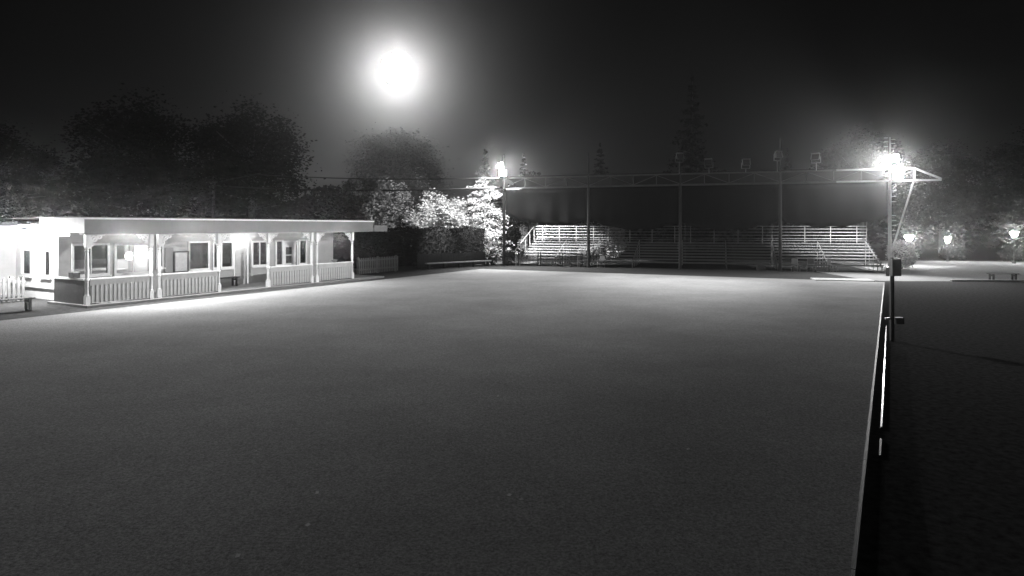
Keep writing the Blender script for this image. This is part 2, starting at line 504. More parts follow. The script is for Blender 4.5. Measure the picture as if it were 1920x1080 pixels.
# scroll brackets either side of the posts
def bracket(s, sg):
    p = mb()
    x0 = s + sg * 0.085
    def arc(cx, cz, r, a0, a1, n=9, wd=0.035):
        pts = [(cx + sg * r * math.cos(math.radians(a0 + (a1 - a0) * i / n)), WF, cz + r * math.sin(math.radians(a0 + (a1 - a0) * i / n))) for i in range(n + 1)]
        for q0, q1 in zip(pts[:-1], pts[1:]): p.beam(q0, q1, 0.05, wd, up=(0, 1, 0))
    arc(x0 + sg * 0.5, 2.20, 0.48, 180, 92)
    arc(x0 + sg * 0.16, 2.54, 0.10, 0, 360, 12)
    arc(x0 + sg * 0.36, 2.61, 0.065, 0, 360, 10)
    arc(x0 + sg * 0.09, 2.34, 0.055, 0, 360, 10)
    p.box(min(x0, x0 + sg * 0.55), max(x0, x0 + sg * 0.55), WF - 0.03, WF + 0.03, 2.665, 2.70)
    p.box(min(x0, x0 + sg * 0.035), max(x0, x0 + sg * 0.035), WF - 0.03, WF + 0.03, 2.18, 2.66)
    p.build('scroll_bracket', M['trim'], pav)
for i, s in enumerate(posts):
    if i not in (2, 6): bracket(s, -1) if i else None
    if i not in (1, 5) and i < 7: bracket(s, 1)
# railings of upright boards
bat = MB().box(-0.045, 0.045, -0.02, 0.02, 0, 0.66).mesh('batten', M['greyboard'])
def railing(s0, s1):
    r = mb().box(s0, s1, WF - 0.045, WF + 0.045, 0.78, 1.02).build('railing', M['greyboard'], pav)
    mb().box(s0, s1, WF - 0.09, WF + 0.09, 1.02, 1.065).build('cap', M['white'], r)
    mb().box(s0, s1, WF - 0.035, WF + 0.035, 0.16, 0.23).build('bottom_rail', M['greyboard'], r)
    mb().box(s0, s1, WF + 0.03, WF + 0.045, 0.23, 0.78).build('backing', M['greyboard'], r)
    n = int((s1 - s0) / 0.155)
    for i in range(n):
        link_mesh('batten', bat, r, ((s0 + (i + 0.5) * (s1 - s0) / n) - S0, WF - W0 - 0.06, 0.15))
railing(12.96, 15.2); railing(15.7, 18.26); railing(21.1, 23.66); railing(24.18, 26.62)

# pavilion lamps
def wall_lamp(s, w, z, label, power, r=0.11, e=E_SMALL):
    t = thing('wall_lamp', label, 'lamp', P(s, w, z), ANG)
    MB().box(-0.06, 0.06, 0.06, 0.13, -0.06, 0.12).build('bracket', M['dark'], t)
    MB().ball((0, 0, 0), r, 14).build('globe', e, t, True)
    MB().lathe(0, 0, [(r * 1.15, r * 0.92), (r * 0.5, r * 1.35), (0.02, r * 1.5)], 12).build('shade', M['dark'], t)
    lamp('wall_lamp_bulb', 'POINT', power, (0, -r - 0.06, -0.06), t, 0.06)
    return t
wl = wall_lamp(12.35, 28.85, 2.72, 'glaring wall lamp on the end wall at the far left', P_WING, 0.16, E_WING)
MB().cyl((1.12, 0.0, 0.16), (0.0, 0.1, 0.16), 0.03, 0.03, 8).build('arm', M['dark'], wl)
wall_lamp(21.42, 27.74, 2.36, 'bright wall lamp above the louvred porch door', P_DOOR, 0.12)
def ceiling_lamp(s, w, label):
    t = thing('ceiling_lamp', label, 'lamp', P(s, w, 2.955), ANG, 'porch ceiling lamps')
    MB().lathe(0, 0, [(0.02, -0.16), (0.08, -0.14), (0.11, -0.08), (0.11, -0.035)], 14).build('globe', E_SMALL, t, True)
    MB().lathe(0, 0, [(0.13, -0.035), (0.13, 0.0)], 14).build('base', M['white'], t)
    lamp('ceiling_lamp_bulb', 'POINT', P_PORCH, (0, 0, -0.24), t, 0.07)
ceiling_lamp(19.7, 26.6, 'small round ceiling lamp over the open porch bay, just under the fascia')
def assumed_eave_lamp(s, label):  # unseen lamps, assumed from the light on the lawn and brackets
    t = thing('eave_lamp', label, 'lamp', P(s, 25.14, 2.742), ANG, 'strip lamps under the pavilion eave')
    MB().box(-0.65, 0.65, -0.03, 0.03, 0.02, 0.06).build('housing', M['white'], t)
    MB().cyl((-0.6, 0, 0.0), (0.6, 0, 0.0), 0.018, 0.018, 8).build('tube', E_SMALL, t)
    for x in (-0.62, 0.62): MB().box(x - 0.02, x + 0.02, -0.022, 0.022, -0.022, 0.02).build('end_cap', M['white'], t)
    d = bpy.data.lights.new('eave_lamp_light', 'AREA')
    d.shape = 'RECTANGLE'; d.size = 1.1; d.size_y = 0.05; d.energy = P_EAVE * (2.3 if s < 18 else 1.1)
    o = bpy.data.objects.new('eave_lamp_light', d); COL.objects.link(o)
    o.parent = t; o.location = (0, 0, -0.02); o.rotation_euler = (-1.1, 0, 0)
for s, lab in ((14.1, 'strip lamp tucked under the eave over the first railed bay'), (17.0, 'strip lamp tucked under the eave over the second railed bay'),
               (19.7, 'strip lamp tucked under the eave over the open bay'), (22.4, 'strip lamp tucked under the eave over the two-pane door'),
               (25.4, 'strip lamp tucked under the eave over the last railed bay')):
    assumed_eave_lamp(s, lab)
t = thing('pendant_lamp', 'bright lamp glaring through the second porch window', 'lamp', P(16.3, 28.7, 2.9), ANG)
MB().cyl((0, 0, -0.02), (0, 0, -1.05), 0.012).build('cord', M['dark'], t)
MB().ball((0, 0, -1.2), 0.17, 16).build('globe', E_ROOM, t, True)
lamp('pendant_bulb', 'POINT', P_ROOM, (0, 0.32, -1.2), t, 0.1)

# notice boards on the porch wall
t = thing('notice_board', 'framed pale notice board on the porch wall beside the square window', 'notice board', P(18.17, 27.86, 0.95), ANG)
MB().box(-0.31, 0.31, -0.03, 0.0, 0.0, 0.86).build('panel', M['paper'], t)
fr_ = MB()
fr_.box(-0.37, -0.31, -0.06, 0, -0.06, 0.92); fr_.box(0.31, 0.37, -0.06, 0, -0.06, 0.92); fr_.box(-0.31, 0.31, -0.06, 0, -0.06, 0); fr_.box(-0.31, 0.31, -0.06, 0, 0.86, 0.92)
fr_.build('frame', M['darkwood'], t)
t = MB().box(-0.2, 0.2, -0.025, 0.0, 0, 1.25).build('white_board', M['plastic'], loc=P(17.6, 27.87, 0.8)); t.rotation_euler[2] = ANG
tag(t, 'tall white board hung on the porch wall behind the paired posts', 'board')

def bench(label, loc, rz, ln=1.6, m='darkwood', h=0.45, group=None):
    t = thing('bench', label, 'bench', loc, rz, group)
    for i in range(3): MB().box(-ln / 2, ln / 2, -0.2 + i * 0.14, -0.08 + i * 0.14, h - 0.04, h).build('seat_slat', M[m], t)
    for sx in (-1, 1):
        l_ = MB()
        x = sx * (ln / 2 - 0.15)
        l_.box(x - 0.04, x + 0.04, -0.18, -0.11, 0, h - 0.04); l_.box(x - 0.04, x + 0.04, 0.11, 0.18, 0, h - 0.04); l_.box(x - 0.04, x + 0.04, -0.11, 0.11, h - 0.16, h - 0.08)
        l_.build('leg', M[m], t)
    return t
bench('dark low bench in the open porch bay under the louvred door', P(19.7, 27.3, 0.1), ANG, 2.1)
bench('dark slatted bench on the lawn edge at the far left', P(10.75, 26.5, 0.006), ANG, 1.7)
# picket fence at the far left
def picket_fence(name, label, loc, rz, ln, h, m, gap=0.16, pw=0.09):
    t = thing(name, label, 'fence', loc, rz)
    for z in (0.25, h - 0.22): MB().box(0, ln, 0.0, 0.05, z, z + 0.08).build('rail', m, t)
    me = MB().add([(-pw / 2, -0.025, 0.05), (pw / 2, -0.025, 0.05), (pw / 2, 0, 0.05), (-pw / 2, 0, 0.05), (-pw / 2, -0.025, h - 0.06), (pw / 2, -0.025, h - 0.06), (pw / 2, 0, h - 0.06), (-pw / 2, 0, h - 0.06), (0, -0.025, h), (0, 0, h)],
                  [(0, 3, 2, 1), (0, 1, 5, 8, 4), (2, 3, 7, 9, 6), (1, 2, 6, 5), (3, 0, 4, 7), (5, 6, 9, 8), (7, 4, 8, 9)]).mesh('picket', m)
    n = int(ln / gap)
    for i in range(n): link_mesh('picket', me, t, ((i + 0.5) * ln / n, 0, 0))
    pm = MB().box(-0.05, 0.05, 0.05, 0.15, 0, h + 0.04).mesh('fence_post', m)
    for i in range(int(ln / 1.8) + 1): link_mesh('fence_post', pm, t, (min(ln, 0.05 + i * 1.8), 0, 0))
    return t
picket_fence('picket_fence', 'pale picket fence beside the bright end wall at the left edge', P(8.6, 29.6), ANG, 4.1, 1.0, M['wood'])
picket_fence('picket_fence', 'dim picket fence beyond the far porch end, before the hedge', P(29.9, 27.9), ANG, 3.8, 1.05, M['wood'])
t = thing('wash_basin', 'small pale basin standing on the last porch railing', 'basin', P(25.35, 25.4, 1.066), ANG)
MB().lathe(0, 0, [(0.07, 0), (0.14, 0.07), (0.16, 0.13)], 12).build('bowl', M['plastic'], t, True)
MB().lathe(0, 0, [(0.175, 0.13), (0.175, 0.15), (0.12, 0.15)], 12).build('rim', M['plastic'], t)
t = thing('metal_box', 'small dark box on the porch end ledge by the corner post', 'box', P(12.88, 26.3, 1.061), ANG)
MB().box(-0.12, 0.12, -0.17, 0.17, 0, 0.2).build('body', M['dark'], t)
MB().box(-0.13, 0.13, -0.18, 0.18, 0.2, 0.23).build('lid', M['steel'], t)

# ================================================================== grandstand
GA = math.atan2(-0.299, 0.954)
G0 = (-0.61, 49.0)
def GP(e, n, z=0.0): return (G0[0] + 0.954 * e + 0.299 * n, G0[1] - 0.299 * e + 0.954 * n, z)
SP = 6.53
gs = thing('grandstand', 'long covered grandstand with steel truss front and dark hanging shade cloth', 'grandstand', GP(0, 0), GA)
for i in range(5):
    e = i * SP
    p = MB().cyl((e, 0, 0), (e, 0, 5.9), 0.11, 0.10, 12)
    p.box(e - 0.2, e + 0.2, -0.2, 0.2, 0, 0.04)
    p.build('post', M['galv'] if i == 4 else M['postpaint'], gs)
    MB().cyl((e, 6.9, 0), (e, 6.9, 5.6), 0.09, 0.09, 10).build('rear_post', M['iron'], gs)
EL, ER, ET = -0.15, 27.5, 29.0
ZB, ZT = 5.95, 6.72
for a, b_, mm in ((EL, 6.53, 'truss'), (6.53, 13.06, 'truss'), (13.06, 19.59, 'truss'), (19.59, 23.0, 'truss'), (23.0, None, 'galv')):  # last segment paler, as lit by the mast lamps
    MB().beam((a, 0, ZB), (b_ or ET, 0, ZB), 0.11, 0.11).build('bottom_chord', M[mm], gs)
    MB().beam((a, 0, ZT), (b_ or ER, 0, ZT), 0.11, 0.11).build('top_chord', M[mm], gs)
MB().beam((ER, 0, ZT), (ET, 0, ZB + 0.07), 0.11, 0.11).build('end_chord', M['galv'], gs)
MB().beam((EL, 1.3, ZT), (ER, 1.3, ZT), 0.13, 0.13).build('top_chord', M['truss'], gs)
MB().beam((EL, 1.3, ZB), (ET, 0.1, ZB), 0.11, 0.11).build('bottom_chord', M['truss'], gs)
e = 0.0; up = True
while e < 26.5:
    MB().beam((e, 0, ZB + 0.07), (e, 0, ZT - 0.07), 0.06, 0.06).build('truss_upright', M['truss'], gs)
    e2 = e + SP / 4
    MB().beam((e + 0.04, 0, (ZB if up else ZT) + (0.08 if up else -0.08)), (e2 - 0.04, 0, (ZT if up else ZB) + (-0.08 if up else 0.08)), 0.045, 0.045).build('truss_diagonal', M['truss'], gs)
    up = not up; e = e2
MB().beam((ER, 0, ZB + 0.07), (ER, 0, ZT - 0.07), 0.10, 0.10).build('truss_upright', M['galv'], gs)
MB().beam((ER - 0.05, 0, ZB - 0.1), (26.2, 0, 1.3), 0.09, 0.09).build('brace', M['galv'], gs)
# roof sheet
r = MB()
r.add([(0.1, 0.1, ZT + 0.07), (26.3, 0.1, ZT + 0.07), (26.3, 7.3, 5.72), (0.1, 7.3, 5.72), (0.1, 0.1, ZT + 0.12), (26.3, 0.1, ZT + 0.12), (26.3, 7.3, 5.78), (0.1, 7.3, 5.78)],
      [(0, 3, 2, 1), (4, 5, 6, 7), (0, 1, 5, 4), (1, 2, 6, 5), (2, 3, 7, 6), (3, 0, 4, 7)])
r.build('roof', M['fabric'], gs)
# roll-down shade cloth in each bay with a sagging hem
for i in range(4):
    m_ = MB(); nx, nz = 28, 8
    for k in range(nx + 1):
        x = k / nx
        e = i * SP + 0.06 + x * (SP - 0.12)
        sag = 4 * x * (1 - x)
        hem = (3.95, 3.5, 3.3, 3.45, 3.75)
        h0 = hem[i] * (1 - x) + hem[i + 1] * x - 0.62 * sag + 0.05 * math.sin(23 * x + i)
        for j in range(nz + 1):
            y = j / nz
            m_.v.append((e, 0.26 + 0.05 * math.sin(31 * x + i * 2) * (0.2 + y) + 0.03 * math.sin(12 * x), 5.88 - y * (5.88 - h0)))
    for k in range(nx):
        for j in range(nz):
            q = k * (nz + 1) + j
            m_.f.append((q, q + nz + 1, q + nz + 2, q + 1))
    o = m_.build('shade_cloth', M['fabric'], gs, True)
    sd = o.modifiers.new('Solidify', 'SOLIDIFY'); sd.thickness = 0.01
# step pegs on the right-hand post
pg = MB().cyl((0.1, 0, 0), (0.36, 0, 0), 0.022, 0.022, 6).mesh('step_peg', M['steel'])
for z in (2.75, 3.07, 3.4, 3.72, 4.6, 4.95, 5.3): link_mesh('step_peg', pg, gs, (4 * SP, 0, z))
# masts above the posts
for i, zt in enumerate((8.45, 8.5, 8.95, 8.95, 8.75)):
    e = i * SP
    MB().cyl((e, -0.02, 5.9), (e, -0.02, zt), 0.065, 0.045, 8).build('mast', M['steel'] if i in (0, 4) else M['postpaint'], gs)
for z in (7.75, 8.05, 8.35, 8.6):
    link_mesh('step_peg', pg, gs, (4 * SP - 0.05, 0, z)); 
    MB().cyl((4 * SP - 0.1, 0, z + 0.12), (4 * SP - 0.34, 0, z + 0.12), 0.022, 0.022, 6).build('step_peg', M['steel'], gs)

# floodlights on the truss
def floodlight(label, e, z, yaw, tilt, lit, n=-0.2, sc=1.0, group=None):
    t = thing('floodlight', label, 'floodlight', GP(e, n, z), GA + yaw, group)
    c, s_ = math.cos(tilt), math.sin(tilt)
    def rot(mbx):
        mbx.v = [(x * sc, (y * c + zz * s_) * sc, (-y * s_ + zz * c) * sc) for x, y, zz in mbx.v]
        return mbx
    h = MB()
    # tapering housing behind the lens, lens faces -y
    h.add([(-.26, -.1, -.2), (.26, -.1, -.2), (.26, -.1, .2), (-.26, -.1, .2), (-.15, .16, -.1), (.15, .16, -.1), (.15, .16, .1), (-.15, .16, .1)],
          [(0, 4, 5, 1), (1, 5, 6, 2), (2, 6, 7, 3), (3, 7, 4, 0), (4, 7, 6, 5)])
    rot(h).build('housing', M['steel'], t)
    v_ = MB().box(-.27, .27, -.26, -.1, .2, .225).box(-.27, -.262, -.2, -.1, -.2, .2).box(.262, .27, -.2, -.1, -.2, .2)
    rot(v_).build('visor', M['steel'], t)
    rot(MB().box(-.25, .25, -.112, -.1, -.19, .19)).build('lens', E_FLOOD if lit else M['dark'], t)
    yk = MB().box(-.3, -.275, -.03, .03, -.35, .03).box(.275, .3, -.03, .03, -.35, .03).box(-.3, .3, -.03, .03, -.38, -.35)
    yk.v = [(a * sc, b_ * sc, q * sc) for a, b_, q in yk.v]
    yk.build('yoke', M['steel'], t)
    return t
def flood_spot(e, n, z, aim, power, size=150, blend=0.5):  # some beams are extra, assumed from the lit lawn, porch and bleachers
    return lamp('floodlight_beam', 'SPOT', power, GP(e, n, z), None, 0.18, aim, size, blend)
# left mast: two lit heads stacked, turned to the trees and the lawn
floodlight('upper lit floodlight of the stacked pair on the left mast', -0.12, 7.62, -0.5, 0.25, True)
floodlight('lower lit floodlight of the stacked pair on the left mast', -0.05, 7.02, 0.35, 0.3, True)
flood_spot(-0.35, -0.6, 7.55, (0.3, -0.55, -0.7), P_MAST_L * 1.0, 108, 1.0)
flood_spot(-0.3, -0.6, 7.6, (0.62, -0.76, -0.11), P_MAST_L * 2.6, 68, 0.9)  # extra long beam added to brighten the middle of the lawn
flood_spot(-0.5, -0.15, 7.05, (-0.5, 0.78, -0.62), P_MAST_L * 1.9, 88, 0.3)
flood_spot(-0.6, 0.3, 6.95, (0.954 * 3.1 + 0.299 * 3.9, -0.299 * 3.1 + 0.954 * 3.9, -5.1), P_MAST_L * 3.0, 47, 0.3)  # extra beam added to light the left bleachers, cone sized to their shade edge
# right mast: cluster of four lit heads
floodlight('topmost lit floodlight of the cluster on the right mast', 26.3, 7.3, -0.2, 0.25, True, sc=1.1)
floodlight('left-hand lit floodlight in the middle of the right mast cluster', 25.95, 6.85, -1.1, 0.35, True, sc=1.1)
floodlight('right-hand lit floodlight in the middle of the right mast cluster', 26.6, 6.7, 1.1, 0.35, True, sc=1.1)
floodlight('lowest lit floodlight of the right mast cluster, under the truss', 26.45, 6.2, 0.1, 0.3, True, sc=1.0, n=-0.3)
flood_spot(26.2, -0.7, 6.8, (-0.72, -0.32, -0.62), P_MAST_R * 0.2, 108, 1.0)
flood_spot(26.0, -0.7, 7.2, (-0.89, -0.45, -0.07), P_MAST_R * 3.0, 62, 0.9)  # extra long beam added for the mid lawn; also lights the porch front
flood_spot(26.2, -0.7, 6.75, (-0.45, -0.6, -0.75), P_MAST_R * 0.34, 100, 1.0)
flood_spot(26.75, -0.2, 6.6, (0.12, -0.05, -0.9), P_MAST_R * 0.05, 108, 0.6)
flood_spot(26.7, 0.4, 6.35, (-0.954 * 2.4 + 0.299 * 3.0, 0.299 * 2.4 + 0.954 * 3.6, -4.6), 13000, 58, 0.8)  # extra beam added to light the right-hand bleachers
# unlit heads
for (u_e, z, yw, lab) in ((13.0, 7.9, 0.5, 'unlit floodlight on the middle mast of the grandstand front'),
                          (15.0, 7.45, -0.4, 'unlit floodlight on a short stub right of the middle mast'),
                          (17.4, 7.35, 0.3, 'unlit floodlight on the truss between the middle and fourth masts'),
                          (19.4, 7.8, 0.7, 'round-looking unlit floodlight on the fourth mast'),
                          (21.8, 7.6, -0.5, 'unlit floodlight on a stub right of the fourth mast')):
    floodlight(lab, u_e, z, yw, 0.3, False, n=-0.12 if u_e in (13.0, 19.4) else 0.0, sc=1.0)
    MB().cyl((u_e, -0.05, ZT), (u_e, -0.02, z - 0.36), 0.03, 0.03, 6).build('stub', M['steel'], gs)

# bleachers: planks stepping up to the back, with end and back rails
bl = thing('bleachers', 'stepped aluminium bleachers under the grandstand roof', 'bleachers', GP(0, 0), GA)
rows = 9
secs = [(0.85, 6.4), (6.42, 12.95), (12.97, 19.5), (19.52, 26.0)]
for (a, b_) in secs:
    pm = MB().box(a, b_, -0.13, 0.13, -0.045, 0).mesh('seat_plank', M['alu'])
    fm = MB().box(a, b_, -0.14, 0.14, -0.04, 0).mesh('foot_plank', M['alu'])
    for k_ in range(rows):
        n = 1.0 + 0.6 * k_; z = 0.46 + 0.19 * k_
        link_mesh('seat_plank', pm, bl, (0, n, z))
        if k_ > 0:
            link_mesh('foot_plank', fm, bl, (0, n - 0.30, z - 0.27))
for e in [0.95, 3.6, 6.41, 9.6, 12.96, 16.2, 19.51, 22.7, 25.9]:
    m_ = MB()
    m_.beam((e, 0.9, 0.33), (e, 0.9 + 0.6 * (rows - 1), 0.33 + 0.19 * (rows - 1)), 0.05, 0.09)
    for k_ in range(0, rows, 2):
        n = 1.0 + 0.6 * k_; z = 0.41 + 0.19 * k_
        m_.box(e - 0.025, e + 0.025, n - 0.03, n + 0.03, 0, z)
    m_.build('frame', M['steel'], bl)
nb = 1.0 + 0.6 * (rows - 1) + 0.3
zb = 0.46 + 0.19 * (rows - 1)
for (a, b_) in secs:
    for z in (zb + 0.12, zb + 0.36, zb + 0.60, zb + 0.84, zb + 1.05):
        MB().cyl((a, nb, z), (b_, nb, z), 0.028, 0.028, 6).build('back_rail', M['steel'], bl)
    n_ = 3
    for i in range(n_ + 1):
        e = a + 0.6 + i * (b_ - a - 1.2) / n_
        MB().beam((e, nb + 0.045, zb - 0.3), (e, nb + 0.045, zb + 1.08), 0.07, 0.05).build('rail_post', M['steel'], bl)
hr = MB().beam((0.72, 0.7, 1.25), (0.72, nb, zb + 1.05), 0.05, 0.05)
hr.build('handrail', M['steel'], bl)
for k_ in range(5):
    n = 0.75 + k_ * (nb - 0.8) / 4
    zt = 1.25 + (zb + 1.05 - 1.25) * (n - 0.7) / (nb - 0.7)
    MB().beam((0.72, n, 0.0), (0.72, n, zt - 0.02), 0.045, 0.045).build('handrail_post', M['steel'], bl)
# dark iron fence panels before the left bleachers
for i, (e, ln, lab) in enumerate(((1.0, 1.55, 'leftmost dark iron fence panel before the bright bleachers'), (2.75, 1.5, 'second dark iron fence panel from the left before the bleachers'), (4.45, 1.5, 'third dark iron fence panel before the bleachers, in half shade'))):
    t = thing('fence_panel', lab, 'fence', GP(e, 0.55), GA, 'iron fence panels before the bleachers')
    for x in (0, ln): MB().box(x - 0.035, x + 0.035, -0.035, 0.035, 0, 1.05).build('post', M['iron'], t)
    for z in (0.12, 0.5, 0.92): MB().box(0.035, ln - 0.035, -0.018, 0.018, z, z + 0.04).build('rail', M['iron'], t)
    pk = MB()
    n_ = int(ln / 0.11)
    for k_ in range(1, n_):
        x = k_ * ln / n_
        pk.box(x - 0.012, x + 0.012, -0.034, -0.019, 0.08, 0.98)
    o = pk.build('pickets', M['iron'], t); o['kind'] = 'stuff'
# chairs and crates left in front of the stand
def chair(label, e, n, rz):
    t = thing('chair', label, 'chair', GP(e, n), GA + rz)
    MB().box(-.22, .22, -.21, .21, .42, .45).build('seat', M['plastic'], t)
    MB().box(-.21, .21, .19, .22, .5, .85).build('backrest', M['plastic'], t)
    for x in (-.2, .2):
        MB().cyl((x, -.18, 0), (x, -.18, .42), .016, .016, 6).build('leg', M['steel'], t)
        MB().cyl((x, .2, 0), (x, .2, .84), .016, .016, 6).build('leg', M['steel'], t)
chair('pale chair standing before the bleachers right of the iron fence', 5.9, 0.35, 0.5)
chair('pale chair before the bleachers beside the second grandstand post', 7.4, 0.3, -0.4)
chair('pale chair before the right-hand bleachers, just right of the fourth post', 20.6, 0.35, 0.3)
chair('second pale chair right of the fourth grandstand post', 21.5, 0.4, -0.3)
chair('pale chair farthest right before the right-hand bleachers', 22.8, 0.3, 0.9)
def crate(label, e, n, rz, sx=.5, h=.32):
    t = thing('crate', label, 'crate', GP(e, n), GA + rz)
    MB().box(-sx / 2, sx / 2, -.18, .18, 0, .03).build('base', M['plastic'], t)
    for z in (.06, h * .5, h - .07):
        m_ = MB().box(-sx / 2, sx / 2, -.2, -.18, z, z + .07).box(-sx / 2, sx / 2, .18, .2, z, z + .07).box(-sx / 2 - .02, -sx / 2, -.18, .18, z, z + .07).box(sx / 2, sx / 2 + .02, -.18, .18, z, z + .07)
        m_.build('slat', M['plastic'], t)
    for x in (-1, 1):
        for y in (-1, 1): MB().box(x * sx / 2 - .018, x * sx / 2 + .018, y * .16 - .015, y * .16 + .015, .03, h).build('corner_post', M['wood'], t)
crate('pale slatted crate on the ground before the fence panels', 4.9, 0.0, 0.1)
crate('small slatted crate left of the fourth grandstand post', 18.4, 0.3, 0.2)
crate('slatted crate between chairs before the right-hand bleachers', 22.1, -0.2, -0.2, .6)

# cable runs strung to the left of the stand
def cable(label, p, q, sag, r):
    n = 26
    p = Vector(p); q = Vector(q)
    pts = [tuple(p.lerp(q, i / n) - Vector((0, 0, sag * 4 * (i / n) * (1 - i / n))) - p) for i in range(n + 1)]
    o = MB().tube(pts, r, 6).build('overhead_cable', M['iron'], loc=tuple(p))
    return tag(o, label, 'cable', 'overhead cables')
cable('lower thick dark cable strung left from the grandstand mast past the trees', GP(-0.2, 0, 6.0), (-29.0, 62, 7.0), 0.35, 0.075)
cable('upper thin dark cable strung left from the grandstand mast past the trees', GP(-0.1, 0, 6.75), (-24.0, 60, 7.9), 0.25, 0.045)
t = thing('cable_pole', 'tall dark pole behind the pavilion carrying the overhead cables', 'pole', (-29.0, 62.2, 0))
MB().cyl((0, 0, 0), (0, 0, 8.6), 0.16, 0.11, 10).build('shaft', M['bark'], t)
MB().beam((-0.4, 0, 7.2), (5.4, -2.2, 8.0), 0.1, 0.1).build('cross_arm', M['bark'], t)

# utility post at the lawn edge with its boxes
t = thing('utility_post', 'slim dark post with electrical boxes beside the lawn kerb', 'post', (9.95, 16.75, 0))
MB().cyl((0, 0, 0), (0, 0, 2.2), 0.055, 0.05, 12).build('shaft', M['iron'], t)
MB().box(-0.10, 0.13, -0.18, -0.055, 1.72, 2.16).build('electrical_box', M['dark'], t)
MB().box(0.065, 0.26, -0.1, 0.08, 0.46, 0.63).build('outlet_box', M['dark'], t)
MB().box(-0.2, -0.065, -0.06, 0.0, 0.58, 0.62).build('hook_plate', M['alu'], t)
t = thing('bollard', 'short dark bollard at the right-hand end of the stand', 'bollard', GP(25.4, -2.6))
MB().cyl((0, 0, 0), (0, 0, 0.5), 0.1, 0.1, 10).build('shaft', M['dark'], t)
MB().lathe(0, 0, [(0.13, 0.5), (0.13, 0.54), (0.06, 0.58)], 10).build('cap', M['alu'], t)

# ================================================================== path lamps and things at the right
def lamp_post(label, x, y, h, power, r=0.2):
    t = thing('lamp_post', label, 'lamp', (x, y, 0), 0, 'lanterns along the paved court')
    MB().lathe(0, 0, [(0.14, 0), (0.14, 0.12), (0.06, 0.2), (0.045, h - 0.28), (0.09, h - 0.24)], 10).build('pole', M['iron'], t)
    MB().lathe(0, 0, [(0.11, h - 0.24), (r, h + 0.12), (r * 0.8, h + 0.2)], 10).build('lantern', E_PATH, t)
    MB().lathe(0, 0, [(r * 1.25, h + 0.2), (r * 0.5, h + 0.36), (0.03, h + 0.4), (0.03, h + 0.52)], 10).build('cap', M['iron'], t)
    lamp('lantern_bulb', 'POINT', power, (0, -r - 0.1, h - 0.02), t, 0.12)
lamp_post('brightest lantern post just right of the grandstand post', 30.4, 49.0, 2.15, P_PATH * 1.0, 0.3)
lamp_post('middle lantern post half hidden among shrubs', 37.3, 54.8, 1.9, P_PATH * 0.35, 0.22)
lamp_post('lantern post at the right edge of the picture', 40.8, 52.0, 2.4, P_PATH * 0.3, 0.26)
bench('dark bench on the edge of the paved court at the right', (27.3, 35.6, 0.008), -0.05, 1.5, 'dark', 0.4)

# ================================================================== plants
def leaf(m_, p, s, tilt=1.0):
    a = random.uniform(0, 2 * PI); t = random.gauss(0, 0.7) * tilt
    u = Vector((math.cos(a), math.sin(a), random.uniform(-0.5, 0.5))).normalized()
    v = u.cross(Vector((random.uniform(-1, 1), random.uniform(-1, 1), random.uniform(-0.2, 1)))).normalized()
    p = Vector(p)
    q = [p - u * s, p + v * s * 0.55, p + u * s, p - v * s * 0.55]
    n = len(m_.v)
    m_.v += [tuple(x) for x in q]; m_.f.append((n, n + 1, n + 2, n + 3))

def broadleaf_mesh(name, h, rx, base, clumps, per, ls, m, seed):
    random.seed(seed)
    tr = MB(); cr = MB()
    lean = (random.uniform(-.3, .3), random.uniform(-.3, .3))
    top = (lean[0], lean[1], h * 0.72)
    mid = (lean[0] * .4, lean[1] * .4, h * 0.35)
    tr.cyl((0, 0, 0), mid, h * 0.028, h * 0.02, 8); tr.cyl(mid, top, h * 0.02, h * 0.007, 8)
    zc = (h + base) / 2; rz = (h - base) / 2
    for c in range(clumps):
        while True:
            v = Vector((random.uniform(-1, 1), random.uniform(-1, 1), random.uniform(-1, 1)))
            if 0.25 < v.length < 1: break
        v *= (0.8 + 0.2 * random.random())
        sh = 1.0 - 0.35 * max(0, v.z) ** 2
        cc = Vector((v.x * rx * sh, v.y * rx * sh, zc + v.z * rz))
        cs = rx * random.uniform(0.16, 0.3)
        if c % 4 == 0:
            st = Vector((lean[0] * .5, lean[1] * .5, max(base * 0.7, min(cc.z - 0.5, h * 0.6))))
            tr.cyl(tuple(st), tuple(cc), h * 0.008, h * 0.002, 5, False)
        for _ in range(per):
            d_ = Vector((random.gauss(0, 1), random.gauss(0, 1), random.gauss(0, 0.75)))
            leaf(cr, cc + d_ * cs * 0.55, ls * random.uniform(0.6, 1.3))
    return tr.mesh('trunk', M['bark'], True), cr.mesh('crown', m)

